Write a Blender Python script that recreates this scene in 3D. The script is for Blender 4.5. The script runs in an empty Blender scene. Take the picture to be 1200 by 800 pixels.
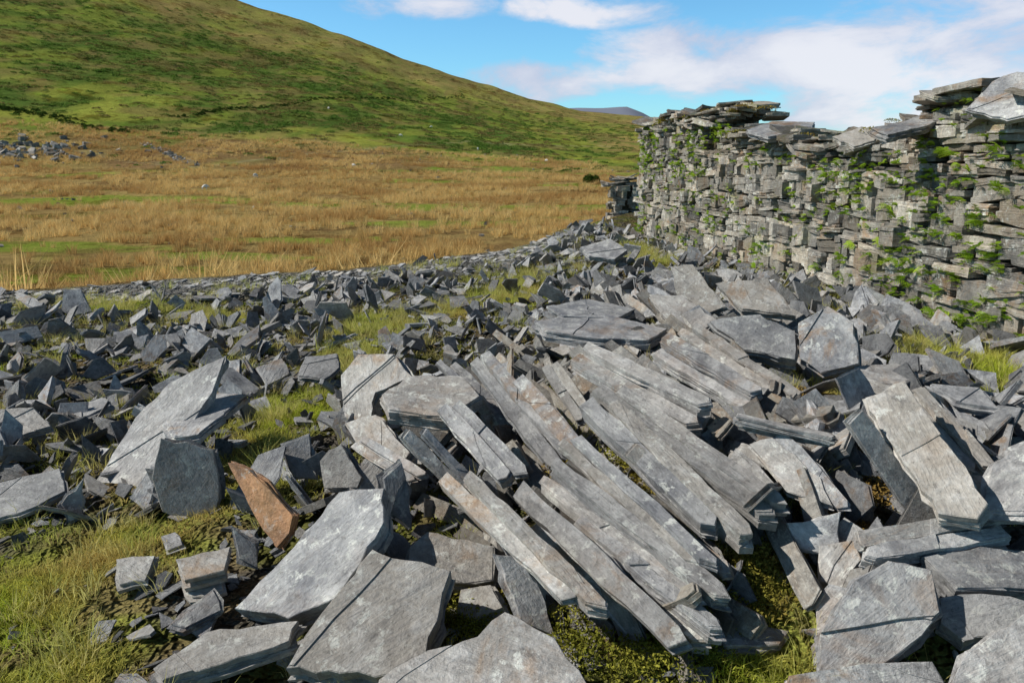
import bpy, math, random
import numpy as np
from mathutils import Vector, Matrix, Euler
random.seed(7); rng=np.random.default_rng(7)
scn=bpy.context.scene
# ---------------- camera ----------------
F=933.33; PITCH=math.radians(12.7); CAMP=np.array([0,0,1.6])
cd=bpy.data.cameras.new("camera"); cd.lens=28; cd.sensor_width=36; cd.clip_start=.05; cd.clip_end=20000
cam=bpy.data.objects.new("camera",cd); scn.collection.objects.link(cam)
cam.location=CAMP; cam.rotation_euler=(math.radians(90)-PITCH,0,0); scn.camera=cam
cp,sp=math.cos(PITCH),math.sin(PITCH)
def ray(px,py):
    cx=(px-600)/F; cy=(400-py)/F
    return np.array([cx, cp+cy*sp, -sp+cy*cp])
# ---------------- noise & terrain ----------------
def h2(ix,iy,s):
    v=np.sin(ix*127.1+iy*311.7+s*74.7)*43758.5453
    return v-np.floor(v)
def vn(x,y,s=0):
    x=np.asarray(x,float); y=np.asarray(y,float)
    ix=np.floor(x); iy=np.floor(y); fx=x-ix; fy=y-iy
    fx=fx*fx*(3-2*fx); fy=fy*fy*(3-2*fy)
    a=h2(ix,iy,s);b=h2(ix+1,iy,s);c=h2(ix,iy+1,s);d=h2(ix+1,iy+1,s)
    return (a*(1-fx)+b*fx)*(1-fy)+(c*(1-fx)+d*fx)*fy
def fbm(x,y,s=0,o=4):
    r=0;a=.5;t=0
    for i in range(o):
        r=r+a*vn(x*2**i+i*17.3,y*2**i-i*9.1,s+i); t+=a; a*=.5
    return r/t
def SS(a,b,x):
    t=np.clip((np.asarray(x,float)-a)/(b-a),0,1); return t*t*(3-2*t)
ridge_px=[(-1500,-260),(-800,-300),(-300,-240),(0,-110),(150,-50),(270,0),(330,18),(400,40),(480,72),(560,100),(620,118),(680,131),(770,139),(900,150),(1100,160),(1500,170),(2500,150)]
RX=[];RZ=[]
for a,b in ridge_px:
    d=ray(a,b); t=600/d[1]; RX.append(t*d[0]); RZ.append(1.6+t*d[2])
def edge_y(x):
    x=np.asarray(x,float)
    return np.where(x<.5, 9.3+(x+6)*.55, np.minimum(12.9+(x-.5)*2.7,26))
def prof(y): return np.clip((y-120)/480,0,1)**1.7
def H(x,y):
    x=np.asarray(x,float); y=np.asarray(y,float)
    m=.30*SS(-.5,1.3,x)*SS(1.6,3.2,y)
    near=m+(.07*(fbm(x*1.1,y*1.1,3)-.5)+.05*(fbm(x*4,y*4,5,3)-.5))
    near=near+.10*SS(-2.0,-.6,x)*SS(2.2,3.4,y)+.09*SS(2.6,1.2,edge_y(x)-y)*SS(1.5,.5,x)
    k=SS(0,16,y-edge_y(x)+.3)
    field=-5+.7*(fbm(x/14,y/14,8)-.5)+.012*np.clip(y-60,0,200)
    zr=np.interp(x*600/np.maximum(y,300),RX,RZ)
    p=prof(y)
    after=1-.25*SS(620,1500,y)
    hill=(zr+3)*p*after + p*(14*(fbm(x/90,y/90,11)-.5)+8*(fbm(x/25,y/25,12)-.5))*np.clip((zr)/60,.15,1)*(1-.6*SS(480,600,y))
    return near*(1-k)+(field+hill)*k
def locate(px,py,zo=0.):
    d=ray(px,py); t=1.2
    while t<3000:
        p=CAMP+d*t
        if p[2]<float(H(p[0],p[1]))+zo: break
        t*=1.01
    lo=t/1.01;hi=t
    for _ in range(14):
        m=(lo+hi)/2;p=CAMP+d*m
        if p[2]<float(H(p[0],p[1]))+zo: hi=m
        else: lo=m
    return CAMP+d*hi
patches=[(330,480,.32,.45),(300,530,.2,.4),(400,415,.3,.7),(440,385,.4,.8),(600,345,.5,.7),(520,365,.3,.5),(120,358,1.2,.25),(250,372,.4,.3),
 (890,690,.12,.2),(930,765,.30,.16),(965,470,.25,.3),(1110,410,.5,.5),(1170,450,.3,.5),(752,300,.2,2.0),(930,350,.3,.5),(545,610,.08,.08),(610,330,.3,.5),(230,600,.2,.3)]
PW=[(locate(a,b),c,d) for a,b,c,d in patches]
def gmask(x,y):
    x=np.asarray(x,float); y=np.asarray(y,float)
    n=(fbm(x*2.3,y*2.3,21,3)-.5)
    g=SS(.15,-.15,x+1.15+n*1.2)*SS(.2,-.2,y-3.35+n*1.6)
    g=np.maximum(g,SS(1.9,1.5,y)*SS(1.5,1.0,x+n))
    for p,rx,ry in PW:
        r=((x-p[0])/rx)**2+((y-p[1])/ry)**2
        g=np.maximum(g,SS(1.25,.6,r+n*1.6))
    return g
GS=[(370,282,9,2.2),(60,325,9,3.5),(50,235,40,9),(250,300,7,2),(480,262,12,3),(160,318,6,2),(20,290,8,3),(600,245,20,5),(420,240,14,4)]
GSW=[(locate(a,b),c,d) for a,b,c,d in GS]
def gstrip(x,y):
    g=0; n=fbm(x/4,y/3,95,3)-.5
    for p,rx,ry in GSW: g=np.maximum(g,SS(1.3,.5,((x-p[0])/rx)**2+((y-p[1])/ry)**2+n*3.2))
    return g
# ---------------- material helpers ----------------
def mat(name):
    m=bpy.data.materials.new(name); m.use_nodes=True; nt=m.node_tree; nt.nodes.clear()
    return m,nt,nt.nodes,nt.links
class NB:
    def __init__(s,nt): s.nt=nt;s.n=nt.nodes;s.l=nt.links
    def new(s,t,**k):
        x=s.n.new(t)
        for a,b in k.items(): setattr(x,a,b)
        return x
    def setin(s,node,i,v):
        if isinstance(v,bpy.types.NodeSocket): s.l.new(v,node.inputs[i])
        else: node.inputs[i].default_value=v
    def math(s,op,a,b=0.,c=None,clamp=False):
        x=s.new('ShaderNodeMath',operation=op); x.use_clamp=clamp
        s.setin(x,0,a); s.setin(x,1,b)
        if c is not None: s.setin(x,2,c)
        return x.outputs[0]
    def vmath(s,op,a,b):
        x=s.new('ShaderNodeVectorMath',operation=op); s.setin(x,0,a); s.setin(x,1,b)
        return x.outputs['Value'] if op in('DOT_PRODUCT','LENGTH') else x.outputs[0]
    def noise(s,vec,scale,detail=4,rough=.55,dist=0):
        x=s.new('ShaderNodeTexNoise'); s.l.new(vec,x.inputs['Vector'])
        x.inputs['Scale'].default_value=scale;x.inputs['Detail'].default_value=detail;x.inputs['Roughness'].default_value=rough;x.inputs['Distortion'].default_value=dist
        return x.outputs['Fac']
    def ramp(s,f,a,b):
        x=s.new('ShaderNodeMapRange'); x.interpolation_type='SMOOTHSTEP'
        s.setin(x,0,f);x.inputs[1].default_value=a;x.inputs[2].default_value=b
        return x.outputs[0]
    def mix(s,f,a,b,bt='MIX'):
        x=s.new('ShaderNodeMix',data_type='RGBA',blend_type=bt)
        s.setin(x,0,f)
        for i,v in((6,a),(7,b)):
            if isinstance(v,bpy.types.NodeSocket): s.l.new(v,x.inputs[i])
            else: x.inputs[i].default_value=(*v,1)
        return x.outputs[2]
    def map(s,vec,sc):
        x=s.new('ShaderNodeMapping'); s.l.new(vec,x.inputs[0]); x.inputs['Scale'].default_value=sc
        return x.outputs[0]
    def grey(s,v):
        g=s.new('ShaderNodeCombineColor'); [s.l.new(v,g.inputs[i]) for i in range(3)]; return g.outputs[0]
def slate_mat(name,world=False,tint=(1,1,1),rust=.25,lichen=.5,attr=False,moss=0.,vr=(.55,.75)):
    m,nt,n,l=mat(name); b=NB(nt)
    if world: co=b.new('ShaderNodeNewGeometry').outputs['Position']
    else:
        tc=b.new('ShaderNodeTexCoord'); oi=b.new('ShaderNodeObjectInfo')
        cm=b.new('ShaderNodeCombineXYZ'); 
        for i,k in enumerate((37.,91.,.0)): l.new(b.math('MULTIPLY',oi.outputs['Random'],k),cm.inputs[i])
        co=b.vmath('ADD',tc.outputs['Object'],cm.outputs[0])
    if attr: R=b.new('ShaderNodeAttribute',attribute_name='rnd').outputs['Fac']
    else: R=b.new('ShaderNodeObjectInfo').outputs['Random']
    R2=b.math('FRACT',b.math('MULTIPLY',R,17.31)); R3=b.math('FRACT',b.math('MULTIPLY',R,53.7))
    T=lambda c:tuple(c[i]*tint[i] for i in range(3))
    n1=b.noise(co,2.6,6,.65,.5); n2=b.noise(co,9,7,.7,.4); n3=b.noise(co,60,4,.75)
    lam=b.noise(b.map(co,(3,3,110)),1.0,4,.75)
    strk=b.noise(b.map(co,(2.,14.,2.)),2.2,6,.7,.3)
    c=b.mix(b.ramp(n1,.32,.68),T((.14,.143,.155)),T((.36,.357,.35)))
    c=b.mix(b.math('MULTIPLY',b.ramp(R2,.35,1.),.7),c,T((.32,.285,.235)))
    c=b.mix(b.math('MULTIPLY',b.ramp(n2,.42,.72),.6),c,T((.49,.485,.47)))
    c=b.mix(b.math('MULTIPLY',b.ramp(strk,.50,.70),.45),c,T((.13,.13,.135)))
    c=b.mix(b.math('MULTIPLY',b.ramp(b.noise(co,5,7,.75,.8),.52,.68),.6),c,T((.09,.087,.088)))
    rs=b.math('MULTIPLY',b.ramp(b.noise(co,3.4,6,.7,1.),.48,.66),b.ramp(R3,1-rust*1.8,1.))
    c=b.mix(b.math('MULTIPLY',rs,.75),c,(.27,.155,.07))
    li=b.math('MULTIPLY',b.ramp(b.noise(co,17,7,.72,.3),.54,.61),b.ramp(b.noise(co,2.,3),.38,.6))
    c=b.mix(b.math('MULTIPLY',li,lichen),c,(.60,.60,.55))
    li2=b.math('MULTIPLY',b.ramp(b.noise(co,30,5,.7),.58,.66),.65*lichen)
    c=b.mix(li2,c,(.055,.052,.045))
    if moss>0:
        nz=b.new('ShaderNodeSeparateXYZ'); l.new(b.new('ShaderNodeNewGeometry').outputs['Normal'],nz.inputs[0])
        mm=b.math('MULTIPLY',b.ramp(b.noise(co,2.3,6,.7),.62-moss*.1,.70-moss*.1),b.ramp(nz.outputs[2],-.5,.6))
        c=b.mix(b.math('MULTIPLY',mm,.7),c,b.mix(n2,(.07,.085,.018),(.22,.23,.05)))
    val=b.math('ADD',b.math('MULTIPLY',R,vr[1]),vr[0])
    fine=b.math('ADD',b.math('MULTIPLY',n3,1.1),.45)
    lamv=b.math('ADD',b.math('MULTIPLY',lam,1.1),.45)
    v=b.math('MULTIPLY',b.math('MULTIPLY',val,fine),lamv)
    c=b.mix(1.,c,b.grey(v),'MULTIPLY')
    bs=b.new('ShaderNodeBsdfPrincipled'); l.new(c,bs.inputs['Base Color']); bs.inputs['Roughness'].default_value=.56
    bs.inputs['Specular IOR Level'].default_value=.38
    tn=b.noise(b.map(co,(1.3,3.6,2.)),1.6,6,.65,.5)
    terr=b.math('MULTIPLY',b.math('FLOOR',b.math('MULTIPLY',tn,13.)),1/11.)
    hgt=b.math('ADD',b.math('ADD',b.math('MULTIPLY',n2,.6),terr),b.math('ADD',b.math('MULTIPLY',n3,.25),b.math('ADD',b.math('MULTIPLY',lam,.5),b.math('MULTIPLY',strk,.5))))
    bu=b.new('ShaderNodeBump'); bu.inputs['Strength'].default_value=.9; bu.inputs['Distance'].default_value=.02
    l.new(hgt,bu.inputs['Height']); l.new(bu.outputs[0],bs.inputs['Normal'])
    o=b.new('ShaderNodeOutputMaterial'); l.new(bs.outputs[0],o.inputs[0])
    return m
M_slab=slate_mat('slate_slab_mat',tint=(1.10,1.09,1.09),lichen=.8,rust=.4,vr=(.72,.55))
M_plank=slate_mat('slate_plank_mat',lichen=.5,rust=.6,vr=(.42,.75),tint=(1.02,.97,.89))
M_rub=slate_mat('slate_rubble_mat',tint=(1.06,1.07,1.10),lichen=.4,rust=.3,vr=(.40,1.05))
M_path=slate_mat('slate_path_mat',tint=(1.5,1.47,1.42),lichen=.4,rust=.1,vr=(.8,.6))
M_wall=slate_mat('drystone_mat',world=True,attr=True,tint=(1.02,.94,.82),lichen=.8,rust=.6,moss=.7,vr=(.38,1.1))
M_or=slate_mat('rusty_slate_mat',tint=(1.5,.78,.38),lichen=.5,rust=1.)
def leaf_mat(name,c1,c2,c3=None,trans=.35,ns=.9):
    m,nt,n,l=mat(name); b=NB(nt)
    oi=b.new('ShaderNodeObjectInfo'); geo=b.new('ShaderNodeNewGeometry')
    c=b.mix(oi.outputs['Random'],c1,c2)
    if c3: c=b.mix(b.ramp(b.noise(geo.outputs['Position'],ns,4),.42,.62),c,c3)
    rr=b.new('ShaderNodeAttribute',attribute_name='rnd').outputs['Fac']
    c=b.mix(1.,c,b.grey(b.math('ADD',b.math('MULTIPLY',rr,.8),.6)),'MULTIPLY')
    d=b.new('ShaderNodeBsdfDiffuse'); t=b.new('ShaderNodeBsdfTranslucent'); l.new(c,d.inputs[0]); l.new(c,t.inputs[0])
    mx=b.new('ShaderNodeMixShader'); mx.inputs[0].default_value=trans; l.new(d.outputs[0],mx.inputs[1]); l.new(t.outputs[0],mx.inputs[2])
    o=b.new('ShaderNodeOutputMaterial'); l.new(mx.outputs[0],o.inputs[0]); return m
M_grass=leaf_mat('grass_mat',(.36,.47,.04),(.58,.58,.09),(.58,.46,.16),.42)
M_pale=leaf_mat('pale_grass_mat',(.60,.52,.21),(.47,.50,.11),None,.42)
M_rush=leaf_mat('rush_mat',(.84,.62,.27),(.62,.42,.15),(.52,.32,.12),.35,.06)
M_fern=leaf_mat('fern_mat',(.28,.44,.035),(.44,.56,.07))
M_moss=leaf_mat('moss_mat',(.16,.17,.025),(.26,.24,.04),(.26,.17,.05),.1)
M_bush=leaf_mat('bush_mat',(.04,.07,.015),(.06,.10,.018),None,.2)
M_brk=leaf_mat('bracken_mat',(.10,.18,.03),(.15,.23,.045),(.25,.20,.07),.3,.05)
# ---------------- mesh helpers ----------------
def mesh_obj(name,V,Fc,m,link=True,rnd=None,smooth=False):
    me=bpy.data.meshes.new(name); me.from_pydata([tuple(v) for v in V],[],Fc); me.materials.append(m)
    if rnd is not None:
        a=me.attributes.new('rnd','FLOAT','POINT'); a.data.foreach_set('value',np.asarray(rnd,np.float32))
    if smooth: me.polygons.foreach_set('use_smooth',[True]*len(me.polygons))
    me.update(); o=bpy.data.objects.new(name,me)
    if link: scn.collection.objects.link(o)
    return o
def area(P): 
    x,y=P[:,0],P[:,1]; return .5*np.sum(x*np.roll(y,-1)-np.roll(x,-1)*y)
def resample(P,seg,jit):
    out=[]
    n=len(P)
    for i in range(n):
        a,b=P[i],P[(i+1)%n]; L=np.linalg.norm(b-a); k=max(1,int(round(L/seg)))
        nrm=np.array([-(b-a)[1],(b-a)[0]])/(L+1e-9)
        for j in range(k):
            t=j/k+(random.uniform(-.35,.35)/k if j else 0)
            out.append(a+(b-a)*t+nrm*random.uniform(-jit,jit)*(1 if j else .3))
    return np.array(out)
def loft(P,th,seg=.06,jit=.008,layers=3,step=.012,z0=0.,zj=0.):
    """laminated slate: flat cleaved top at z0, stepped broken edges going down th"""
    if area(P)<0: P=P[::-1]
    P=resample(P,seg,jit); n=len(P); c=P.mean(0)
    D=c-P; D/= (np.linalg.norm(D,axis=1)[:,None]+1e-9)
    tx,ty=random.gauss(0,zj),random.gauss(0,zj)
    V=[];Fc=[]
    def ring(off,z,j=0): 
        i0=len(V)
        for k in range(n):
            o=off[k] if hasattr(off,'__len__') else off
            q=P[k]+D[k]*o; V.append((q[0],q[1],z+random.uniform(-j,j)))
        return i0
    def bridge(a,b):
        for k in range(n): Fc.append((a+k,b+k,b+(k+1)%n,a+(k+1)%n))
    e=min(.003,th*.10)
    r=ring(e*1.1,z0); Fc.append(tuple(r+k for k in range(n))); prev=r
    base=np.zeros(n)
    r=ring(base,z0-e); bridge(prev,r); prev=r
    cuts=sorted([random.uniform(.1,.92) for _ in range(layers-1)])+[1.]
    for i,cu in enumerate(cuts):
        zz=z0-th*cu
        r=ring(base+np.array([random.uniform(0,.35)*step for _ in range(n)]),zz,min(.003,th*.05)); bridge(prev,r); prev=r
        if i<len(cuts)-1:
            o0=random.uniform(-step,step); ph=random.uniform(0,6.28)
            base=np.array([o0+step*.8*math.sin(ph+6.28*k/n*random.choice((1,1,2)))+random.uniform(-.4,.4)*step for k in range(n)])
            r=ring(base,zz-.001); bridge(prev,r); prev=r
    Fc.append(tuple(prev+k for k in range(n))[::-1])
    if zj: V=[(a,b_,c_+a*tx+b_*ty) for a,b_,c_ in V]
    return V,Fc
def clip(P,p0,nn):
    out=[];n=len(P)
    for i in range(n):
        a,b=P[i],P[(i+1)%n]; da=(a-p0)@nn; db=(b-p0)@nn
        if da>=0: out.append(a)
        if da*db<0: out.append(a+(b-a)*da/(da-db))
    return np.array(out)
def slate_geo(P,th,flk=(0,1,1,2),**k):
    V,Fc=loft(P,th,**k)
    c=P.mean(0); sz=math.sqrt(abs(area(P)))
    if sz>.12:
        t=0
        for _ in range(random.choice(flk)):
            a=random.uniform(0,6.28); nn=np.array([math.cos(a),math.sin(a)])
            Q=clip(c+(P-c)*random.uniform(.96,.99),c+nn*random.uniform(-.1,.5)*sz,nn)
            if len(Q)>=3 and abs(area(Q))>.002:
                t+=random.uniform(.002,.006)
                V2,F2=loft(Q,t+.008,seg=.10,jit=.010,layers=1,step=.004,z0=t)
                o=len(V); V+=V2; Fc+=[tuple(i+o for i in f) for f in F2]
    return V,Fc
# ---------------- measured slabs ----------------
def slab(poly,zo,nrm,th,depth=None,m=None,name='slate_slab',layers=4,split=True):
    pts=np.array(poly,float); cpx=pts.mean(0)
    if depth: d=ray(*cpx); c=CAMP+d*(depth/d[1])
    else: c=locate(cpx[0],cpx[1],zo)
    nv=Vector(nrm).normalized(); n=np.array(nv)
    W=[]
    for a,b in poly:
        d=ray(a,b); dn=d@n
        W.append(CAMP+d*(((c-CAMP)@n)/dn))
    W=np.array(W); c=W.mean(0)
    bl=0
    for i in range(len(W)):
        for j in range(i):
            L=np.linalg.norm(W[i]-W[j])
            if L>bl: bl=L;best=W[i]-W[j]
    if best[1]>0: best=-best      # long axis runs downhill towards the viewer
    X=Vector(best).normalized(); Y=nv.cross(X).normalized()
    M=Matrix((( X.x,Y.x,nv.x,c[0]),(X.y,Y.y,nv.y,c[1]),(X.z,Y.z,nv.z,c[2]),(0,0,0,1)))
    P=np.array([((w-c)@np.array(X),(w-c)@np.array(Y)) for w in W])
    if area(P)<0: P=P[::-1]
    if split and np.ptp(P[:,0])>3*np.ptp(P[:,1]):
        L=np.ptp(P[:,0])*.97; w=abs(area(P))/L*1.06; x0=P[:,0].min()+.015*L; ru=random.uniform
        k=2 if w>.085 else 1
        for q in range(k):
            wq=w/k*(1.0 if k==1 else ru(.85,1.15)); yc=(q-(k-1)/2)*w/k*1.0
            xs=x0+(L*ru(0,.10) if q else 0); Lq=L*(1 if k==1 else ru(.84,1.0)); Lq=min(Lq,x0+L-xs)
            P=np.array([(xs+Lq*ru(0,.03),-wq/2*ru(.7,1)),(xs+Lq*ru(.3,.6),-wq/2*ru(.95,1.1)),(xs+Lq*ru(.93,.98),-wq/2*ru(.8,1.)),(xs+Lq,wq/2*ru(.0,.6)),(xs+Lq*ru(.94,.99),wq/2*ru(.8,1.)),(xs+Lq*ru(.35,.7),wq/2*ru(.95,1.12)),(xs,wq/2*ru(.7,1.))])
            V,Fc=slate_geo(P,th*ru(.6,.95),seg=.09,jit=.007,layers=layers+2,step=.010)
            o=mesh_obj(name,V,Fc,m or M_slab)
            roll=ru(.08,.40) if k==2 else 0
            o.matrix_world=M@Matrix.Translation((0,yc,ru(-.035,.02)))@Matrix.Rotation(roll*(-1),4,'X')@Matrix.Rotation(ru(-.03,.03),4,'Z')@Matrix.Rotation(ru(-.03,.03),4,'Y')
        return o
    V,Fc=slate_geo(P,th,seg=.055,jit=.010,layers=layers+1,step=.012)
    o=mesh_obj(name,V,Fc,m or M_slab); o.matrix_world=M
    return o
S=[
 ([(275,712),(345,640),(398,576),(450,572),(450,612),(395,700),(338,724)],.22,(-.25,-.5,.8),.10),
 ([(335,782),(375,720),(437,643),(470,655),(528,668),(515,715),(500,768),(440,792),(385,786)],.20,(-.1,-.42,.9),.07),
 ([(445,795),(500,762),(560,745),(592,716),(650,747),(690,805),(690,860),(440,860)],.22,(0,-.3,.95),.08),
 ([(180,782),(240,740),(350,726),(340,750),(262,776),(190,797)],.08,(-.1,-.2,1),.05),
 ([(105,578),(158,490),(200,447),(265,417),(250,460),(192,545),(150,578)],.22,(-.1,-.6,.75),.05),
 ([(190,497),(250,460),(290,462),(232,508),(204,512)],.26,(-.1,-.1,1),.05),
 ([(178,560),(188,513),(250,526),(256,570),(250,614),(190,600)],.15,(.25,-.9,.35),.16),
 ([(-30,570),(0,565),(70,548),(76,575),(45,592),(-10,610)],.12,(0,-.4,.9),.05),
 ([(205,655),(270,640),(262,668),(216,680)],.12,(0,-.3,.9),.07),
 ([(135,655),(182,650),(170,680),(140,685)],.07,(0,-.3,.9),.05),
 ([(200,732),(250,690),(260,714),(217,736)],.06,(.1,-.3,.9),.03),
 ([(480,640),(500,622),(580,640),(578,680),(545,684),(482,666)],.14,(0,-.6,.8),.10),
 ([(272,618),(300,635),(302,665),(280,655)],.10,(.3,-.8,.5),.04),
 ([(212,680),(258,672),(262,690),(225,700)],.05,(0,-.3,.9),.04),
 ([(188,628),(205,622),(214,638),(196,645)],.04,(0,-.3,.9),.03),
 # central stack
 ([(525,550),(560,545),(602,590),(690,695),(712,740),(672,730),(600,650),(545,592)],.30,(-.35,-.5,.8),.08),
 ([(600,562),(625,556),(702,640),(790,732),(797,758),(768,750),(680,655),(615,592)],.27,(-.35,-.5,.8),.08),
 ([(672,602),(702,612),(762,668),(822,718),(850,745),(800,743),(740,702),(688,652)],.17,(-.30,-.45,.85),.07),
 ([(640,542),(672,545),(742,605),(850,688),(855,710),(802,700),(720,642),(650,577)],.24,(-.3,-.45,.85),.07),
 ([(662,505),(690,510),(770,588),(835,653),(840,670),(800,652),(730,597),(670,532)],.27,(-.35,-.45,.85),.06),
 ([(690,457),(732,460),(800,528),(870,608),(890,645),(850,652),(790,592),(720,512)],.29,(-.38,-.45,.8),.09),
 ([(705,440),(762,462),(840,513),(905,568),(925,603),(905,613),(850,572),(770,512),(715,466)],.30,(-.3,-.45,.85),.09),
 ([(668,412),(720,408),(790,438),(847,480),(846,506),(790,490),(730,450),(680,427)],.32,(-.2,-.42,.85),.08),
 ([(560,412),(590,415),(640,488),(672,540),(650,547),(600,502),(565,442)],.27,(-.4,-.5,.75),.07),
 ([(520,470),(562,470),(602,540),(603,562),(570,552),(540,512)],.32,(-.4,-.55,.75),.08),
 ([(448,462),(480,440),(540,440),(562,465),(522,490),(455,482)],.38,(0,-.25,.95),.07),
 ([(400,440),(420,415),(462,415),(482,440),(440,460),(430,505),(402,482)],.28,(-.3,-.7,.6),.10),
 ([(478,500),(505,498),(560,560),(590,610),(560,600),(520,560)],.22,(.2,-.7,.5),.06),
 ([(510,422),(535,415),(590,468),(622,530),(592,512)],.24,(-.35,-.5,.8),.06),
 ([(598,440),(615,436),(660,490),(700,540),(690,548),(640,500)],.25,(-.35,-.5,.8),.05),
 ([(640,427),(665,430),(692,480),(688,502),(660,480)],.26,(-.35,-.55,.7),.06),
 ([(585,600),(610,600),(640,650),(668,722),(640,710),(600,650)],.14,(.3,-.7,.5),.05),
 ([(582,650),(610,655),(640,705),(650,745),(610,725)],.10,(.2,-.7,.6),.05),
 ([(625,610),(650,615),(720,690),(750,745),(725,735),(660,670)],.13,(-.2,-.5,.75),.04),
 ([(740,520),(760,520),(830,580),(880,640),(870,650),(800,590)],.19,(.1,-.6,.7),.04),
 ([(700,560),(725,562),(800,620),(862,672),(850,682),(780,632)],.18,(-.2,-.45,.8),.04),
 ([(625,376),(700,366),(782,385),(760,398),(690,395),(640,388)],.25,(0,-.12,1),.07),
 ([(640,360),(690,350),(745,362),(720,374),(660,372)],.30,(.05,-.1,1),.06),
 ([(768,400),(810,395),(862,438),(902,478),(880,483),(830,452)],.24,(-.3,-.45,.85),.07),
 ([(800,380),(830,378),(900,430),(930,470),(905,470),(850,425)],.20,(-.3,-.45,.85),.06),
 ([(860,492),(900,485),(982,500),(988,518),(930,512)],.25,(0,-.3,.95),.05),
 ([(878,520),(905,512),(962,560),(976,592),(922,575)],.18,(-.3,-.6,.75),.05),
 ([(905,510),(925,506),(965,545),(985,600),(955,570)],.2,(-.4,-.6,.7),.05),
 ([(830,742),(870,732),(925,738),(915,755),(850,758)],.05,(0,-.2,1),.04),
 ([(540,690),(575,685),(590,712),(560,725),(535,715)],.08,(-.2,-.5,.8),.05),
 # right group
 ([(1015,465),(1060,445),(1112,520),(1157,590),(1145,607),(1100,600),(1075,560),(1030,502)],.36,(-.35,-.5,.75),.07),
 ([(1008,480),(1030,505),(1075,570),(1105,612),(1060,605),(1020,545)],.25,(.1,-.9,.25),.05),
 ([(1050,455),(1082,450),(1125,500),(1167,560),(1150,570),(1110,530)],.26,(-.2,-.5,.8),.05),
 ([(1150,600),(1162,545),(1200,520),(1260,530),(1260,600)],.34,(-.3,-.5,.8),.08),
 ([(990,620),(1080,606),(1182,612),(1176,630),(1080,640),(1000,638)],.22,(0,-.15,1),.05),
 ([(1000,642),(1090,630),(1190,640),(1180,655),(1080,662),(1010,655)],.13,(.03,-.15,1),.05),
 ([(1080,652),(1150,640),(1230,650),(1230,695),(1120,692)],.20,(0,-.35,.9),.10),
 ([(960,742),(985,705),(1000,682),(1042,658),(1092,668),(1102,718),(1062,760),(1000,800),(960,790)],.17,(-.2,-.6,.75),.12),
 ([(922,612),(985,600),(982,655),(935,642)],.12,(-.3,-.8,.5),.06),
 ([(1105,820),(1130,762),(1200,718),(1260,740),(1260,840)],.26,(-.2,-.5,.8),.10),
 ([(1100,700),(1150,694),(1210,705),(1190,740),(1130,752),(1102,730)],.17,(-.2,-.5,.8),.09),
 ([(960,640),(1000,632),(1010,655),(985,690),(962,680)],.10,(-.3,-.6,.7),.06),
 ([(880,820),(960,790),(1050,780),(1110,800),(1110,850),(900,860)],.1,(0,-.4,.9),.08),
 ([(955,700),(972,688),(1000,690),(975,730),(957,742)],.08,(-.3,-.6,.7),.06),
 # by the wall
 ([(935,378),(970,358),(1000,378),(1007,426),(962,437),(937,420)],.30,(-.45,-.7,.5),.12),
 ([(832,376),(890,368),(932,388),(932,422),(872,410)],.28,(-.25,-.6,.65),.10),
 ([(785,312),(812,310),(852,360),(830,368),(792,342)],.35,(-.4,-.6,.55),.06),
 ([(838,332),(900,325),(932,370),(870,362)],.33,(-.3,-.6,.7),.06),
 ([(760,345),(800,345),(840,375),(820,388),(780,372)],.22,(-.3,-.5,.75),.06),
 ([(1000,428),(1050,425),(1085,440),(1050,452),(1010,448)],.18,(-.1,-.3,.9),.06),
 ([(1090,450),(1150,455),(1170,478),(1120,470)],.2,(-.1,-.3,.9),.06),
 ([(1120,560),(1150,560),(1165,600),(1140,605)],.2,(-.3,-.5,.7),.05),
 ([(680,290),(715,280),(735,293),(720,304),(690,300)],.22,(-.1,-.4,.9),.06),
 ([(350,440),(358,418),(395,414),(398,430),(380,444)],.16,(0,-.4,.9),.04),
 ([(300,430),(330,420),(340,438),(312,452)],.14,(.2,-.5,.8),.03),
 ([(75,480),(120,465),(130,475),(95,490)],.14,(0,-.3,.9),.04),
 ([(0,480),(40,478),(60,500),(20,512),(-10,500)],.16,(.1,-.5,.8),.04),
 ([(72,590),(98,560),(96,605),(80,612)],.08,(.5,-.7,.5),.03),
 ([(20,345),(28,340),(52,362),(40,366)],.14,(-.3,-.7,.5),.03),
 ([(330,520),(362,508),(372,560),(345,560)],.14,(.1,-.8,.5),.05),
 ([(375,540),(400,520),(425,560),(420,572),(380,572)],.14,(-.2,-.8,.5),.06),
 ([(448,560),(470,540),(480,575),(482,620),(455,600)],.18,(.3,-.8,.4),.07),
 ([(440,610),(485,640),(490,680),(455,650)],.12,(.3,-.7,.4),.05),
 ([(405,495),(440,485),(480,530),(470,545),(420,520)],.22,(-.3,-.6,.8),.05),
 ([(420,515),(460,520),(500,560),(480,566),(430,540)],.18,(-.3,-.6,.8),.05),
]
for s in S: slab(*s)
slab([(266,542),(292,550),(318,575),(345,604),(340,625),(326,643),(308,622),(290,590)],.2,(-.35,-.85,.35),.05,m=M_or,split=False)
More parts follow.
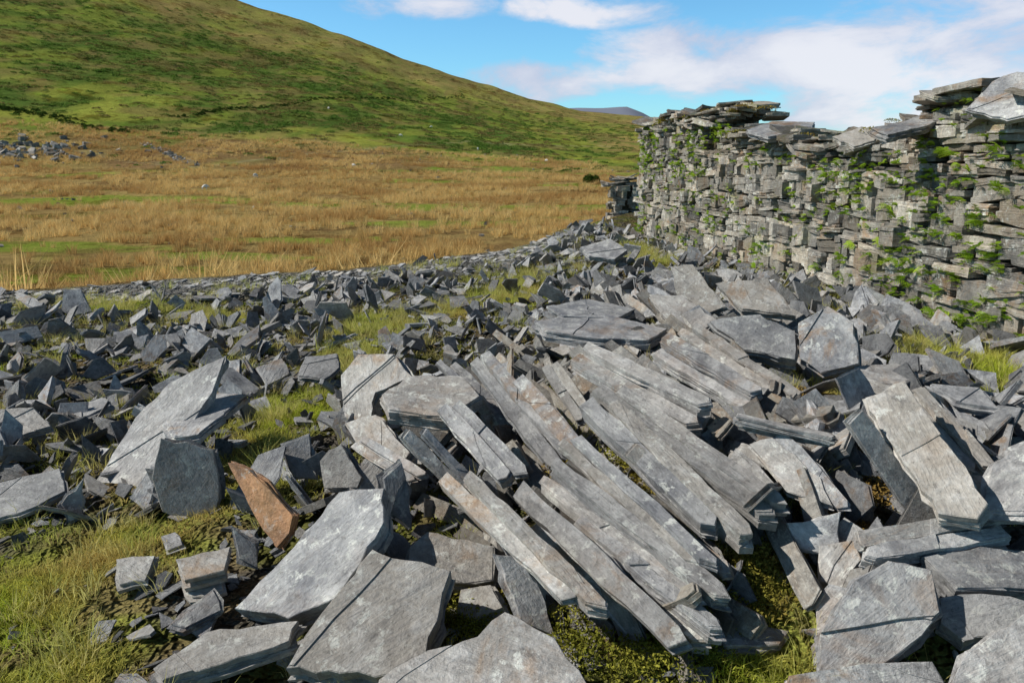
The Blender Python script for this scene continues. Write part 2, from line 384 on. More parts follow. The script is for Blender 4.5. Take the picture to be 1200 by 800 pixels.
# ---------------- scatter with geometry nodes ----------------
def scatter(name,pts,rots,scl,idx,protos):
    col=bpy.data.collections.new(name+'_parts')
    for o in protos: col.objects.link(o)
    me=bpy.data.meshes.new(name); me.from_pydata([tuple(map(float,p)) for p in pts],[],[])
    a=me.attributes.new('rot','FLOAT_VECTOR','POINT'); a.data.foreach_set('vector',np.asarray(rots,np.float32).ravel())
    a=me.attributes.new('scl','FLOAT_VECTOR','POINT'); a.data.foreach_set('vector',np.asarray(scl,np.float32).ravel())
    a=me.attributes.new('idx','INT','POINT'); a.data.foreach_set('value',np.asarray(idx,np.int32))
    ob=bpy.data.objects.new(name,me); scn.collection.objects.link(ob)
    ng=bpy.data.node_groups.new(name,'GeometryNodeTree')
    ng.interface.new_socket('Geometry',in_out='INPUT',socket_type='NodeSocketGeometry')
    ng.interface.new_socket('Geometry',in_out='OUTPUT',socket_type='NodeSocketGeometry')
    N=ng.nodes;L=ng.links
    gi=N.new('NodeGroupInput');go=N.new('NodeGroupOutput')
    ci=N.new('GeometryNodeCollectionInfo'); ci.inputs[0].default_value=col; ci.inputs[1].default_value=True; ci.inputs[2].default_value=True
    ip=N.new('GeometryNodeInstanceOnPoints'); ip.inputs['Pick Instance'].default_value=True
    def na(t,nm):
        x=N.new('GeometryNodeInputNamedAttribute'); x.data_type=t; x.inputs[0].default_value=nm; return x.outputs[0]
    e=N.new('FunctionNodeEulerToRotation'); L.new(na('FLOAT_VECTOR','rot'),e.inputs[0])
    L.new(gi.outputs[0],ip.inputs['Points']); L.new(ci.outputs[0],ip.inputs['Instance'])
    L.new(na('INT','idx'),ip.inputs['Instance Index']); L.new(e.outputs[0],ip.inputs['Rotation']); L.new(na('FLOAT_VECTOR','scl'),ip.inputs['Scale'])
    L.new(ip.outputs[0],go.inputs[0])
    md=ob.modifiers.new('scatter','NODES'); md.node_group=ng
    return ob
def shard_outline(lx,ly,k):
    a=np.linspace(0,2*np.pi,k,endpoint=False)+rng.uniform(-.45,.45,k)+rng.uniform(0,6)
    r=rng.uniform(.7,1.15,k)
    return np.stack([np.cos(a)*r*lx*.5,np.sin(a)*r*ly*.5],1)
def protos_slate(tag,n,lxr,lyr,thr,m,seg=.25,ks=(3,4,4,5,5,6)):
    out=[]
    for i in range(n):
        lx=rng.uniform(*lxr);ly=rng.uniform(*lyr);th=rng.uniform(*thr)
        P=shard_outline(lx,ly,random.choice(ks))
        V,Fc=loft(P,th,seg=seg,jit=.014,layers=random.choice((2,3,4)),step=.03,z0=th/2)
        out.append(mesh_obj('%s_%02d'%(tag,i),V,Fc,m,link=False))
    return out
shards=protos_slate('shard',20,(.9,1.25),(.4,.8),(.05,.15),M_rub)
def plank_protos(n):
    out=[]
    for i in range(n):
        L=rng.uniform(.95,1.2);w=rng.uniform(.12,.27);t=rng.uniform(.04,.10)
        P=np.array([(-L/2,-w/2*rng.uniform(.6,1)),(L*rng.uniform(.38,.5),-w/2),(L/2,w*rng.uniform(-.2,.4)),(L*rng.uniform(.4,.48),w/2),(-L*rng.uniform(.42,.5),w/2*rng.uniform(.7,1))])
        V,Fc=loft(P,t,seg=.2,jit=.010,layers=4,step=.02,z0=t/2)
        out.append(mesh_obj('plank_%02d'%i,V,Fc,M_plank,link=False))
    return out
planks=plank_protos(12)
flats=protos_slate('flat',8,(.9,1.2),(.5,.9),(.05,.12),M_path)
def eul(nrm,ax):
    n=Vector(nrm).normalized(); x=Vector(ax); x=(x-n*x.dot(n)).normalized(); y=n.cross(x)
    return tuple(Matrix((( x.x,y.x,n.x),(x.y,y.y,n.y),(x.z,y.z,n.z))).to_euler())
def wall_x(y): return 3.6-(y-3.4)*.1515
def rubble(name,N,region,sizef,tilt,protos,dens,lift=.3,ax=None,nb=None,sink=0.):
    P=[];R=[];Sx=[];I=[]
    x0,x1,y0,y1=region
    X=rng.uniform(x0,x1,N);Y=rng.uniform(y0,y1,N)
    D=dens(X,Y);K=rng.uniform(0,1,N)<D
    X=X[K];Y=Y[K];Z=H(X,Y)
    for x,y,z in zip(X,Y,Z):
        s=sizef(x,y)
        t=tilt(x,y); a=random.uniform(0,6.28)
        if nb: n=(nb[0]+random.gauss(0,t),nb[1]+random.gauss(0,t),nb[2])
        else: n=(math.cos(a)*t-.1,math.sin(a)*t-.15,1)
        if ax: xx=(ax[0]+random.gauss(0,.22),ax[1]+random.gauss(0,.22),ax[2]+random.gauss(0,.12))
        else: xx=(random.gauss(0,1),random.gauss(0,1),random.gauss(0,.9))
        nl=math.sqrt(n[0]**2+n[1]**2+n[2]**2); st=math.sqrt(max(0,1-(n[2]/nl)**2))
        P.append((x,y,z-sink+s*(.05+lift*st*random.uniform(.3,1.1))))
        R.append(eul(n,xx)); Sx.append((s*random.uniform(.8,1.2),s*random.uniform(.75,1.2),s*random.uniform(.5,1.2))); I.append(random.randrange(len(protos)))
    return scatter(name,P,R,Sx,I,protos)
def onplat(X,Y): return (Y<edge_y(X)-.1)&(X<wall_x(Y)-.1)&(Y>1.6)
def d_left(X,Y):
    g=gmask(X,Y)
    return onplat(X,Y)*(1-.86*g*np.where(Y>4,.9,1.08))*np.clip(.95+.7*(fbm(X*1.3,Y*1.3,31,2)-.5),0,1)*np.clip(SS(.3,-.3,(Y-(edge_y(X)-1.6)))+SS(.4,.9,X),.05,1)
def sz(x,y):
    r=random.random()
    b=.07+.25*r**3
    if y<3.1: return min(b,.13)
    if x<-.8: b*=1+.3*random.random()
    return b
rubble('slate_rubble',28000,(-11,3.6,1.7,24),sz,lambda x,y:random.choice((.3,.6,1.,2.,4.)) if y>3.1 else random.uniform(.1,.5),shards,d_left,.34)
rubble('slate_chips',20000,(-9,3.6,1.7,16),lambda x,y:random.uniform(.025,.08),lambda x,y:random.uniform(0,1.),shards,lambda X,Y:onplat(X,Y)*(1-.85*gmask(X,Y)),.2)
rubble('slate_path_fragments',8000,(-13,.9,3,14),lambda x,y:random.uniform(.05,.18),lambda x,y:random.choice((.05,.1,.15,.4)),flats,
   lambda X,Y:((Y>edge_y(X)-1.6)&(Y<edge_y(X)+.1)).astype(float)*SS(.25,.4,fbm(X*2,Y*2,33,2)),.15)
c0=locate(690,560)
def d_stack(X,Y):
    u=(X-c0[0]-.25)/1.0; v=(Y-c0[1]-.9)/1.9
    return SS(1.1,.8,u*u+v*v)*(1-.8*gmask(X,Y))*onplat(X,Y)
rubble('slate_stack_fill',1200,(-.8,3.0,2.2,7.5),lambda x,y:random.uniform(.22,.6),lambda x,y:.35,planks,d_stack,.25,ax=(.62,-.62,-.38),nb=(-.5,-.4,.55),sink=.05)
rubble('slate_stack_debris',900,(.6,3.3,2.4,8),lambda x,y:random.uniform(.1,.36),lambda x,y:.5,shards,lambda X,Y:onplat(X,Y)*(1-.9*gmask(X,Y)),.3,ax=(.5,-.6,-.3),nb=(-.5,-.4,.6))
# ---------------- dry stone wall ----------------
def drystone(name,p0,p1,thick,topf,basef,holes=None,m=M_wall,lenr=(.10,.50)):
    p0=np.array(p0,float);p1=np.array(p1,float);L=np.linalg.norm(p1-p0);T=(p1-p0)/L; D=np.array([T[1],-T[0]])
    V=[];Fc=[];Rn=[]
    def add(s,dc,z,ls,ld,h,tl=None,yw=None):
        w=[rng.uniform(0,.10)*ls for _ in range(4)]
        P=np.array([(-ls/2+w[0],-ld/2),(random.uniform(-.2,.2)*ls,-ld/2-random.uniform(-.010,.018)),(ls/2-w[1],-ld/2),(ls/2,-ld/2+random.uniform(.02,.08)),(ls/2-w[2],ld/2),(-ls/2+w[3],ld/2),(-ls/2,-ld/2+random.uniform(.02,.08))],float)
        P+=rng.uniform(-.010,.010,P.shape)
        v,f=loft(P,h,seg=.09,jit=.012,layers=random.choice((2,3,4,5)) if h>.03 else 2,step=.012,z0=0)
        if tl is None: tl=random.gauss(0,.05)
        if yw is None: yw=random.gauss(0,.06)
        o=len(V); r=random.random(); tx=random.gauss(0,.05); sh=random.gauss(0,.07); j=min(.007,h*.13)
        for a,b,c in v:
            a,b=a*math.cos(yw)-b*math.sin(yw),a*math.sin(yw)+b*math.cos(yw)
            zz=z+c*(1+a/ls*sh*4)+a*tl+b*tx+random.uniform(-j,j)
            q=p0+T*(s+a)+D*(dc+b); V.append((q[0],q[1],zz)); Rn.append(r)
        Fc.extend(tuple(i+o for i in g) for g in f)
    for side in (0,1):
        z=-.25; 
        while z<2.4:
            rh=random.choice((.035,.05,.06,.075,.09,.12,.15,.17))
            s=random.uniform(-.1,.1)
            while s<L:
                ls=random.uniform(*lenr)*(1.25 if rh<.08 else .8)
                sc=min(s+ls/2,L-.02)
                wob=.14*(float(vn(sc*.9,z*.5,40+side))-.5)*2+.07*(float(vn(sc*3,z*.5,45+side))-.5)
                zz=z+rh+wob
                if zz<topf(sc)+random.uniform(-.05,.04) and zz>basef(sc)-.15 and not(holes and holes(sc,zz,side)) and random.random()>.008:
                    ld=random.uniform(.22,.32); prot=random.gauss(0,.012)+(random.uniform(.02,.06) if random.random()<.05 else 0)
                    dc=(ld/2-prot) if side==0 else thick-ld/2+prot
                    if rh>.07 and random.random()<.45:
                        nsp=2 if rh<.11 else random.choice((2,3)); fr=np.sort(rng.uniform(.15,.85,nsp-1)); fr=[0,*fr,1]
                        for q_ in range(nsp):
                            hh=rh*(fr[q_+1]-fr[q_])-.002
                            if hh>.010: add(sc+random.gauss(0,.02),dc+random.gauss(0,.010),zz-rh*fr[q_],ls*random.uniform(.85,1.)-.004,ld,hh)
                    else: add(sc,dc,zz,ls-random.uniform(.0,.014),ld,rh*random.uniform(.9,1.1)-.003)
                s+=ls
            z+=rh*.96
    for _ in range(int(L*30)):
        s=random.uniform(0,L); ls=random.uniform(.10,.6);h=random.uniform(.015,.065)
        add(s,random.uniform(.1,thick-.1) if random.random()<.5 else random.uniform(.02,.2),topf(s)+random.uniform(-.04,.15),ls,random.uniform(.15,.42),h,tl=random.gauss(0,.22),yw=random.gauss(0,.4))
    o=mesh_obj(name,V,Fc,m,rnd=Rn)
    n=max(4,int(L/.12)); CV=[];CF=[]
    for i in range(n+1):
        s=.12+(L-.24)*i/n
        for dd in (.12,thick-.12):
            q=p0+T*s+D*dd; CV+= [(q[0],q[1],-.3),(q[0],q[1],topf(s)-.12)]
    for i in range(n):
        a=i*4;b=a+4
        CF+=[(a,b,b+1,a+1),(a+2,a+3,b+3,b+2),(a+1,b+1,b+3,a+3)]
    CF+=[(0,1,3,2),(n*4,n*4+2,n*4+3,n*4+1)]
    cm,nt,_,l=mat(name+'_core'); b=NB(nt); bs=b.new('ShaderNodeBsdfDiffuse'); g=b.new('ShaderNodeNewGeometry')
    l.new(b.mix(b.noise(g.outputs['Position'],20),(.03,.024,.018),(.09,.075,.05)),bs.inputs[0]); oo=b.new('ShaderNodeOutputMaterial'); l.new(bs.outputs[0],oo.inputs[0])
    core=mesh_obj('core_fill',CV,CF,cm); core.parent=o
    return o
WL=math.hypot(1.5,9.9)
def wtop(s):
    y=3.4+s*9.9/WL
    t=1.82+.14*(float(vn(s*1.3,0,50))-.5)*2+.12*(float(vn(s*4,0,52))-.5)
    if y>9.75: t=2.12+.10*(float(vn(s*1.9,3,51))-.5)
    if y<6.4: t+=.03+.06*min(1,(6.4-y)/1.2)
    return t
def wh(s,z,side):
    y=3.4+s*9.9/WL
    return side==0 and 10.25<y<10.7 and 1.75<z<2.0
drystone('drystone_wall',(3.6,3.4),(2.1,13.3),.6,wtop,lambda s:0.,wh)
drystone('drystone_pillar',(2.45,20.3),(3.25,20.3),.6,lambda s:1.08,lambda s:-.3)
slab([(1133,128),(1165,96),(1192,84),(1230,90),(1235,128),(1180,140)],0,(-.5,-.55,.55),.08,depth=5.3)
slab([(1020,150),(1060,142),(1110,120),(1135,124),(1090,146),(1040,158)],0,(-.15,-.25,.95),.06,depth=6.3,split=False)
slab([(875,152),(905,142),(955,143),(950,152),(900,160)],0,(-.05,-.2,.95),.07,depth=8.8)
slab([(975,160),(1010,148),(1040,160),(1000,172)],0,(-.35,-.5,.8),.05,depth=7.0)
# ---------------- terrain sheet ----------------
nU=860; bb=8.0
u=np.linspace(-1,1,nU); gx=2.0*np.sinh(bb*u); gy=2.0*np.sinh(bb*np.linspace(-.80,1,nU))+4.0
GX,GY=np.meshgrid(gx,gy); GZ=H(GX,GY)
V=np.stack([GX,GY,GZ],-1).reshape(-1,3)
ii=np.arange(nU*nU).reshape(nU,nU)
Q=np.stack([ii[:-1,:-1],ii[:-1,1:],ii[1:,1:],ii[1:,:-1]],-1).reshape(-1,4)
me=bpy.data.meshes.new('ground'); me.vertices.add(len(V)); me.vertices.foreach_set('co',V.astype(np.float32).ravel())
me.loops.add(Q.size); me.loops.foreach_set('vertex_index',Q.astype(np.int32).ravel())
me.polygons.add(len(Q)); me.polygons.foreach_set('loop_start',np.arange(0,Q.size,4,dtype=np.int32)); 
me.polygons.foreach_set('use_smooth',np.ones(len(Q),bool)); me.update(calc_edges=True)
x=V[:,0];y=V[:,1];z=V[:,2]
def C(*c): return np.array(c)[None,:]
def mx(a,b,t): return a*(1-t[:,None])+b*t[:,None]
g=gmask(x,y)
soil=mx(C(.14,.125,.10)*np.ones((len(x),1)),C(.17,.17,.05),SS(.45,.6,fbm(x*5,y*5,91,3)))
col=mx(soil,C(.27,.29,.06),g)
col=mx(col,C(.24,.175,.09),SS(.50,.64,fbm(x*6,y*6,92,3))*.75)
pth=SS(1.3,.9,np.abs(y-edge_y(x)+.7))*SS(1.2,.6,x)
col=mx(col,C(.30,.295,.28),pth*.85)
fieldk=SS(.1,.9,y-edge_y(x))
n1=fbm(x/22,y/10,61); n2=fbm(x/5,y/3,62)
fc=mx(C(.48,.34,.13)*np.ones((len(x),1)),C(.31,.40,.06),np.maximum(SS(.55,.64,n1*.75+n2*.25),gstrip(x,y)*.85))
fc=mx(fc,C(.26,.16,.07),SS(.50,.66,n2)*.7*(1-gstrip(x,y)))
p=prof(y); hk=SS(170,250,y+40*(n1-.5))
h1=fbm(x/60,y/60,65); h2_=fbm(x/22,y/30,66); h3=fbm(x/9,y/12,67)
hc=mx(C(.37,.39,.07)*np.ones((len(x),1)),C(.46,.34,.12),SS(.46,.60,h2_*.6+h1*.4))
hc=mx(hc,C(.19,.27,.05),SS(.50,.60,h3)*.8)
brk=SS(.08,.20,p+.25*(h2_-.5))*SS(.85,.5,p+.5*(h1-.5))*SS(120,-60,x+160*(h1-.5))
brk=np.clip(brk*1.2,0,1)*(.55+.45*SS(.42,.56,h3*.5+h2_*.5))
hc=mx(hc,C(.10,.17,.035),brk*.9)
top_=SS(.5,.9,p+.4*(h3-.5)); hc=mx(hc,C(.31,.26,.09),top_*.7)
hc=mx(hc,C(.27,.19,.08),SS(.55,.64,fbm(x/14,y/10,68))*.6)
w_=locate(285,182); rb=SS(1.3,.4,((x-w_[0])/70)**2+((y-w_[1])/28)**2+2*(h3-.5)); 
col2=mx(fc,hc,hk); col2=mx(col2,C(.30,.18,.09),rb*.75)
# grass track across the foot of the hill
TL=[locate(a,b_) for a,b_ in [(-60,172),(90,178),(230,196),(400,178),(560,166),(720,172)]]
tx=[q[0] for q in TL]; ty=[q[1] for q in TL]
trk=SS(3.2,1.2,np.abs(y-np.interp(x,tx,ty)))*(x<tx[-1]); col2=mx(col2,C(.46,.42,.22),trk*.5)
col=mx(col,col2,fieldk)
ca=me.color_attributes.new('col','FLOAT_COLOR','POINT'); ca.data.foreach_set('color',np.concatenate([col,np.ones((len(x),1))],1).astype(np.float32).ravel())
M_g,nt,_,l=mat('ground_mat'); b=NB(nt)
at=b.new('ShaderNodeAttribute',attribute_name='col'); ge=b.new('ShaderNodeNewGeometry'); po=ge.outputs['Position']
vv=b.math('ADD',b.math('MULTIPLY',b.noise(po,14,6,.7),.9),b.math('MULTIPLY',b.noise(po,.35,8,.78),1.1))
vv=b.math('MULTIPLY',vv,b.math('ADD',b.math('MULTIPLY',b.noise(po,.03,8,.8),1.7),.15))
vv=b.math('MULTIPLY',vv,b.math('ADD',b.math('MULTIPLY',b.noise(po,1.2,6,.78),1.2),.4))
cc=b.mix(1.,at.outputs['Color'],b.grey(vv),'MULTIPLY')
cc=b.mix(b.ramp(b.noise(po,.12,8,.7),.55,.68),cc,b.mix(1.,cc,(.82,1.0,.7),'MULTIPLY'))
cc=b.mix(b.ramp(b.noise(po,.07,9,.8),.52,.60),cc,b.mix(1.,cc,(.58,.50,.46),'MULTIPLY'))
bs=b.new('ShaderNodeBsdfDiffuse'); l.new(cc,bs.inputs[0])
bu=b.new('ShaderNodeBump'); bu.inputs['Strength'].default_value=.7; bu.inputs['Distance'].default_value=.03; l.new(b.noise(po,18,6,.7),bu.inputs['Height'])
bu2=b.new('ShaderNodeBump'); bu2.inputs['Strength'].default_value=1.; bu2.inputs['Distance'].default_value=3.; l.new(b.noise(po,.2,8,.8),bu2.inputs['Height'])
l.new(bu.outputs[0],bu2.inputs['Normal'])
l.new(bu2.outputs[0],bs.inputs['Normal']); o=b.new('ShaderNodeOutputMaterial'); l.new(bs.outputs[0],o.inputs[0])
me.materials.append(M_g); go=bpy.data.objects.new('ground',me); scn.collection.objects.link(go)
# distant hill
DX=np.linspace(-900,1700,90);DY=np.linspace(2600,3600,24);dv=[];df=[]
px=[(500,150),(600,138),(650,127),(672,124),(700,125),(735,123),(752,129),(775,142),(830,155),(1000,165)]
hx=[];hz=[]
for a,c_ in px:
    d=ray(a,c_);t=3000/d[1];hx.append(t*d[0]);hz.append(t*d[2]+1.6)
for yy in DY:
    for xx in DX: dv.append((xx,yy,np.interp(xx,hx,hz,left=20,right=20)*max(0,1-abs(yy-3000)/500)+8*float(fbm(xx/120,yy/120,70))-8))
for j in range(len(DY)-1):
    for i in range(len(DX)-1):
        a=j*len(DX)+i; df.append((a,a+1,a+1+len(DX),a+len(DX)))
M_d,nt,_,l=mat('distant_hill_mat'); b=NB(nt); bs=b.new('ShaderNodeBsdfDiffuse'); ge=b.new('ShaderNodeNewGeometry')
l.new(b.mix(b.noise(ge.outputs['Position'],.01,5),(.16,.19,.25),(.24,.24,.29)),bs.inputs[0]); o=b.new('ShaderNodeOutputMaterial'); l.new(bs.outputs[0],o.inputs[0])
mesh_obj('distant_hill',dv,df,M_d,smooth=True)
# ---------------- plants ----------------
def tuft(tag,n,h,spread,w,m,lean=.5,seg=3):
    V=[];Fc=[];R=[]
    for _ in range(n):
        a=random.uniform(0,6.28);r=spread*math.sqrt(random.random());bx,by=math.cos(a)*r,math.sin(a)*r
        la=a+random.gauss(0,.8);hh=h*random.uniform(.5,1.1);ln=hh*lean*random.uniform(.2,1.2);fa=random.uniform(0,3.14);rr=random.random()
        o=len(V)
        for k in range(seg):
            t=k/seg; ww=w*(1-t*.75)/2; cx=bx+math.cos(la)*ln*t*t; cy=by+math.sin(la)*ln*t*t; cz=hh*(t-.15*t*t*lean)
            V+=[(cx-math.cos(fa)*ww,cy-math.sin(fa)*ww,cz),(cx+math.cos(fa)*ww,cy+math.sin(fa)*ww,cz)]; R+=[rr,rr]
        V.append((bx+math.cos(la)*ln,by+math.sin(la)*ln,hh*(1-.15*lean))); R.append(rr)
        for k in range(seg-1): Fc.append((o+2*k,o+2*k+1,o+2*k+3,o+2*k+2))
        Fc.append((o+2*seg-2,o+2*seg-1,o+2*seg))
    return mesh_obj(tag,V,Fc,m,link=False,rnd=R)
def place(name,X,Y,protos,sr,zo=-.005):
    Z=H(X,Y)+zo; n=len(X)
    R=np.stack([rng.normal(0,.08,n),rng.normal(0,.08,n),rng.uniform(0,6.28,n)],1); s=rng.uniform(sr[0],sr[1],n)
    return scatter(name,np.stack([X,Y,Z],1),R,np.stack([s,s,s],1),rng.integers(0,len(protos),n),protos)
gp=[tuft('grass_%d'%i,50,.036,.085,.0030,M_grass,1.1,2) for i in range(5)]
X=rng.uniform(-6,3.5,45000);Y=rng.uniform(1.3,9,45000)
K=(rng.uniform(0,1,45000)<(gmask(X,Y)*np.clip(1.3-.08*Y,.3,1)+.08)*SS(.38,.56,fbm(X*3.5,Y*3.5,90,3)))&onplat(X,Y+.3)
place('grass',X[K],Y[K],gp,(.5,1.5))
pp=[tuft('pale_grass_%d'%i,36,.12,.06,.0035,M_pale,.9,2) for i in range(4)]
X=rng.uniform(-8,3.4,40000);Y=rng.uniform(1.6,18,40000)
K=(rng.uniform(0,1,40000)<SS(.2,.9,gmask(X,Y))*.22*SS(3.3,4.5,Y)+.08*SS(.4,.6,fbm(X*.9,Y*.9,97,3))+.025+.05*gmask(X,Y))&(Y<edge_y(X)-.3)&(X<wall_x(Y)-.02)
place('long_grass',X[K],Y[K],pp,(.5,1.4))
rp=[tuft('rush_%d'%i,42,.85,.26,.024,M_rush,.6,2) for i in range(5)]
N=85000; X=rng.uniform(-150,110,N);Y=rng.uniform(12,250,N)
nn=fbm(X/22,Y/10,61)*.75+fbm(X/5,Y/3,62)*.25
K=(rng.uniform(0,1,N)<SS(.62,.54,nn)*SS(.38,.56,fbm(X/6,Y/4,63))*(1-.9*gstrip(X,Y))+.03)&(Y>edge_y(X)+2.5)&(np.abs(X)<Y*.8+10)&(X<25)
place('rush_field',X[K],Y[K],rp,(.4,1.5))
def clump(tag,n,r,h,leaf,m):
    V=[];Fc=[];R=[]
    for _ in range(n):
        a=random.uniform(0,6.28);q=math.sqrt(random.random());zz=h*math.sqrt(max(0,1-q*q))*random.uniform(.5,1.05)
        c=np.array([math.cos(a)*q*r,math.sin(a)*q*r,zz]); d1=rng.normal(0,1,3);d1/=np.linalg.norm(d1);d2=np.cross(d1,rng.normal(0,1,3));d2/=np.linalg.norm(d2)
        l_=leaf*random.uniform(.6,1.3);o=len(V); V+=[c-d1*l_,c+d2*l_*.4,c+d1*l_,c-d2*l_*.4]; R+=[random.random()]*4; Fc.append((o,o+1,o+2,o+3))
    return mesh_obj(tag,V,Fc,m,link=False,rnd=R)
bp=[clump('bracken_%d'%i,60,1.5,.5,.32,M_brk) for i in range(3)]
N=30000; X=rng.uniform(-420,120,N);Y=rng.uniform(190,590,N);P_=prof(Y);H1=fbm(X/60,Y/60,65);H2=fbm(X/22,Y/30,66);H3=fbm(X/9,Y/12,67)
B=SS(.08,.20,P_+.25*(H2-.5))*SS(.85,.5,P_+.5*(H1-.5))*SS(120,-60,X+160*(H1-.5))*(.3+.7*SS(.42,.56,H3*.5+H2*.5))
K=rng.uniform(0,1,N)<B*.8+.04
place('bracken',X[K],Y[K],bp,(.35,1.2))
def line(pts,n,jit):
    W=np.array([locate(a,b)[:2] for a,b in pts]); out=[]
    for i in range(len(W)-1):
        for t in np.linspace(0,1,n): out.append(W[i]+(W[i+1]-W[i])*t+rng.normal(0,jit,2))
    return np.array(out)
bu_=[clump('gorse_%d'%i,200,1.3,1.3,.25,M_bush) for i in range(2)]
Lh=line([(-40,122),(40,133),(150,156)],60,1.6); place('gorse_hedge',Lh[:,0],Lh[:,1],bu_,(.3,.8))
Lh=line([(205,138),(330,124),(450,116),(545,112)],70,1.2); place('gorse_hedge',Lh[:,0],Lh[:,1],bu_,(.3,.65))
q=locate(690,214); place('bush',np.array([q[0],q[0]+1.2]),np.array([q[1],q[1]]),[clump('leaves',500,1.3,1.7,.22,M_bush)],(.8,1.1))
rk=protos_slate('boulder',6,(.8,1.1),(.6,.9),(.3,.5),M_plank,seg=.25,ks=(5,6,7))
def stones(name,X,Y,sr):
    n=len(X); s=rng.uniform(sr[0],sr[1],n)
    scatter(name,np.stack([X,Y,H(X,Y)+.1*s],1),rng.normal(0,.35,(n,3))*np.array([1,1,8]),np.stack([s,s,s],1),rng.integers(0,6,n),rk)
w=locate(15,178); stones('rock_outcrop',w[0]+rng.normal(0,9,240),w[1]+rng.normal(0,10,240),(.4,3.0))
Lh=line([(172,168),(200,182),(232,194)],80,.7); stones('ruined_stone_wall',Lh[:,0],Lh[:,1],(.5,1.4))
X=rng.uniform(-90,40,160);Y=rng.uniform(40,260,160);stones('field_stones',X,Y,(.2,.8))
def fern(tag):
    V=[];Fc=[];R=[]
    for _ in range(9):
        a=random.uniform(-1.3,1.3);L=random.uniform(.03,.075);rr=random.random()
        d=np.array([math.sin(a),-1.0*random.uniform(.4,.9),random.uniform(-.1,1.)]);d/=np.linalg.norm(d)
        sd=np.cross(d,(0,0,1.));sd/=np.linalg.norm(sd)
        for k in range(7):
            t=k/7; c=d*L*t+np.array([0,0,-L*.5*t*t]); wl=.016*math.sin(.4+2.6*t)
            for sg in(-1,1):
                o=len(V); V+=[c,c+sd*sg*wl+d*.005,c+d*.010+sd*sg*wl*.3]; R+=[rr]*3; Fc.append((o,o+1,o+2))
    return mesh_obj(tag,V,Fc,M_fern,link=False,rnd=R)
fp=[fern('fern_%d'%i) for i in range(4)]
P=[];R=[];Sc=[];I=[]
for _ in range(850):
    s0=random.uniform(.3,WL); z0=random.uniform(.35,2.1)
    if random.random()>.3+.7*SS(.42,.6,float(fbm(s0*.8,z0*1.2,80,3))): continue
    for _ in range(random.choice((1,1,2,3,5))):
        s=s0+random.gauss(0,.07);z=z0+random.gauss(0,.04)
        if z>wtop(s)+.03: continue
        P.append((3.6-1.5*s/WL-.012,3.4+9.9*s/WL,z));R.append((random.gauss(0,.2),random.gauss(0,.2),-math.pi/2+.15+random.gauss(0,.5)));k=random.uniform(.5,1.5);Sc.append((k,k,k));I.append(random.randrange(4))
scatter('wall_ferns',P,R,Sc,I,fp)
mp=[clump('moss_%d'%i,300,.10,.04,.008,M_moss) for i in range(3)]
P=[];R=[];Sc=[]
for _ in range(260):
    s=random.uniform(0,WL);y=3.4+9.9*s/WL
    if y<9.5 and random.random()<.8: continue
    d=random.uniform(0,.5);P.append((3.6-1.5*s/WL+d,y,wtop(s)+random.uniform(.03,.09)));R.append((random.gauss(0,.2),random.gauss(0,.2),random.uniform(0,6)));k=random.uniform(.6,1.6);Sc.append((k,k,k))
for a,b_,r in [(860,690,.16),(875,660,.12),(700,740,.2),(830,700,.15),(560,730,.12),(960,480,.2),(700,560,.3),(760,620,.3),(640,480,.3),(1000,600,.15),(945,500,.15),(780,760,.2)]:
    q=locate(a,b_)
    for _ in range(16):
        x=q[0]+random.gauss(0,r*.6);y=q[1]+random.gauss(0,r*.6);P.append((x,y,float(H(x,y))+random.uniform(0,.04)));R.append((0,0,random.uniform(0,6)));k=random.uniform(.5,1.2);Sc.append((k,k,k))
scatter('moss',P,R,Sc,[random.randrange(3) for _ in P],mp)
# sheep
def sheep():
    m1,nt,_,l=mat('fleece'); b=NB(nt); bs=b.new('ShaderNodeBsdfDiffuse'); g_=b.new('ShaderNodeNewGeometry'); l.new(b.mix(b.noise(g_.outputs['Position'],9),(.55,.52,.45),(.8,.78,.72)),bs.inputs[0]); oo=b.new('ShaderNodeOutputMaterial'); l.new(bs.outputs[0],oo.inputs[0])
    me=bpy.data.meshes.new('sheep')
    vs=[(-.45,0,.62),(-.1,0,.66),(.35,0,.64),(.55,0,.72),(.75,0,.45),(.9,0,.36)]
    es=[(0,1),(1,2),(2,3),(3,4),(4,5)]; rad=[.2,.28,.24,.14,.10,.06]
    for sx,sy in((-.4,.13),(-.4,-.13),(.33,.13),(.33,-.13)):
        i=len(vs); vs+=[(sx,sy,.42),(sx+(-.05 if sx<0 else .03),sy,.25),(sx,sy,.0)]; rad+=[.10,.05,.035]; es+=[(0 if sx<0 else 2,i),(i,i+1),(i+1,i+2)]
    me.from_pydata(vs,es,[]); me.materials.append(m1)
    ob=bpy.data.objects.new('sheep',me); scn.collection.objects.link(ob)
    ob.modifiers.new('s','SKIN'); 
    if not me.skin_vertices: me.skin_vertices.new()
    for v,r in zip(me.skin_vertices[0].data,rad): v.radius=(r,r)
    me.skin_vertices[0].data[0].use_root=True
    ob.modifiers.new('d','SUBSURF').render_levels=1
    return ob
try:
    so=sheep(); first=True
    for a,b_ in [(385,128),(415,196),(300,208),(505,150),(560,176),(240,222),(470,160),(640,190)]:
        q=locate(a,b_); ob=so if first else bpy.data.objects.new('sheep',so.data)
        if not first:
            scn.collection.objects.link(ob); ob.modifiers.new('s','SKIN'); ob.modifiers.new('d','SUBSURF')
        first=False; ob.location=q; ob.rotation_euler=(0,0,random.uniform(0,6))
except Exception as e: print('sheep',e)
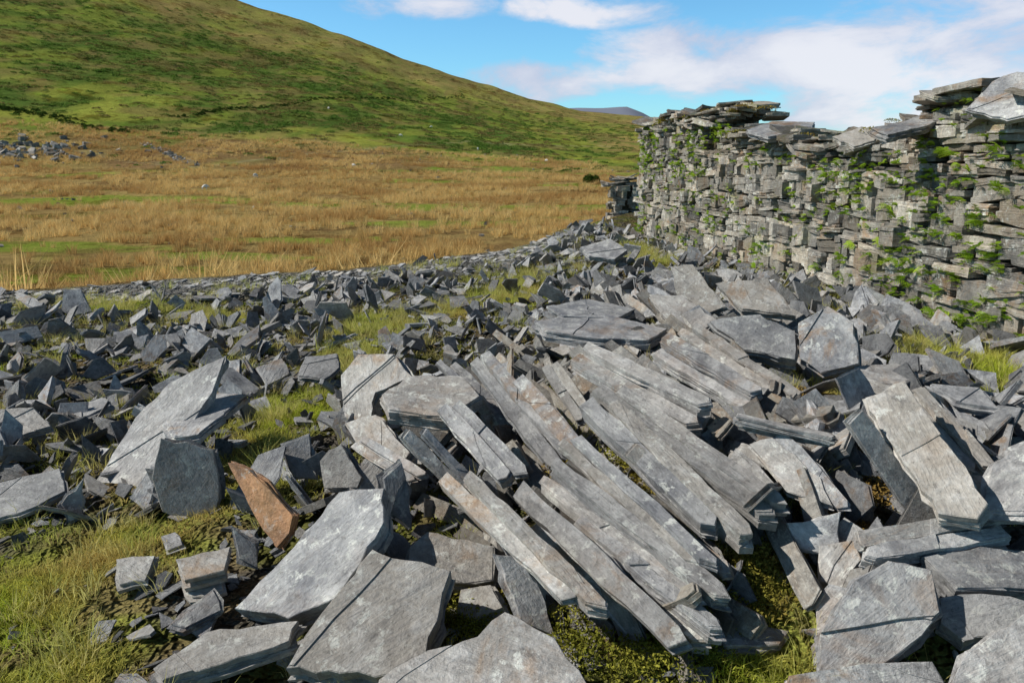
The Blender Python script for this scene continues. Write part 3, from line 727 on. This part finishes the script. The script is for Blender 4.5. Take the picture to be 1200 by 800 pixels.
# ---------------- light ----------------
sd=Vector((-.75,-.02,.64)).normalized()
sl=bpy.data.lights.new('sun','SUN'); sl.energy=5.0; sl.angle=math.radians(.5); sl.color=(1,.965,.89)
so_=bpy.data.objects.new('sun',sl); so_.rotation_euler=sd.to_track_quat('Z','Y').to_euler(); scn.collection.objects.link(so_)
w=bpy.data.worlds.new('World'); scn.world=w; w.use_nodes=True; nt=w.node_tree; nt.nodes.clear(); b=NB(nt); l=nt.links
sk=b.new('ShaderNodeTexSky'); sk.sky_type='NISHITA'; sk.sun_disc=False; sk.sun_elevation=math.asin(sd.z); sk.sun_rotation=math.atan2(sd.x,sd.y)
sk.air_density=1.0; sk.dust_density=.3; sk.ozone_density=2.
tc=b.new('ShaderNodeTexCoord'); d=tc.outputs['Generated']
sx=b.new('ShaderNodeSeparateXYZ'); l.new(d,sx.inputs[0])
gr=b.ramp(sx.outputs[2],.14,.55)
skc=b.mix(1.,sk.outputs[0],b.mix(gr,(.78,1.35,1.62),(.30,.31,.32)),'MULTIPLY')
blobs=[(960,66,.30,.050),(1150,45,.28,.06),(640,92,.11,.026),(820,80,.12,.032),(1090,138,.16,.024),(700,12,.09,.02),(480,5,.08,.02),(1300,120,.3,.06)]
acc=None
for a,c_,ra,rb in blobs:
    dd=Vector(ray(a,c_)).normalized(); r_=dd.cross(Vector((0,0,1))).normalized(); up=r_.cross(dd)
    uu=b.math('DIVIDE',b.vmath('DOT_PRODUCT',d,tuple(r_)),ra); v2=b.math('DIVIDE',b.vmath('DOT_PRODUCT',d,tuple(up)),rb); f=b.vmath('DOT_PRODUCT',d,tuple(dd))
    e=b.math('SUBTRACT',1.,b.math('ADD',b.math('MULTIPLY',uu,uu),b.math('MULTIPLY',v2,v2)))
    e=b.math('MAXIMUM',e,-1.5)
    e=b.math('SUBTRACT',e,b.math('MULTIPLY',b.math('LESS_THAN',f,0.),4.))
    acc=e if acc is None else b.math('MAXIMUM',acc,e)
nz=b.noise(b.map(d,(1,1,2.4)),6.5,9,.6,.25)
nzs=b.noise(b.map(d,(1,1,2.4)),3.,5,.5)
cl=b.math('ADD',b.math('MULTIPLY',acc,.45),b.math('MULTIPLY',b.math('SUBTRACT',nz,.5),2.3))
cm=b.math('MULTIPLY',b.ramp(cl,-.1,.42),.9)
ccol=b.mix(b.ramp(b.math('ADD',b.math('MULTIPLY',cl,.35),nzs),.45,.78),(5.4,5.8,7.3),(8.5,8.4,8.9))
fin=b.mix(cm,skc,ccol)
bg=b.new('ShaderNodeBackground'); l.new(fin,bg.inputs[0]); bg.inputs[1].default_value=.102
o=b.new('ShaderNodeOutputWorld'); l.new(bg.outputs[0],o.inputs[0])
scn.view_settings.view_transform='Standard'; scn.view_settings.look='None'; scn.view_settings.exposure=0
print('objs',len(scn.objects))
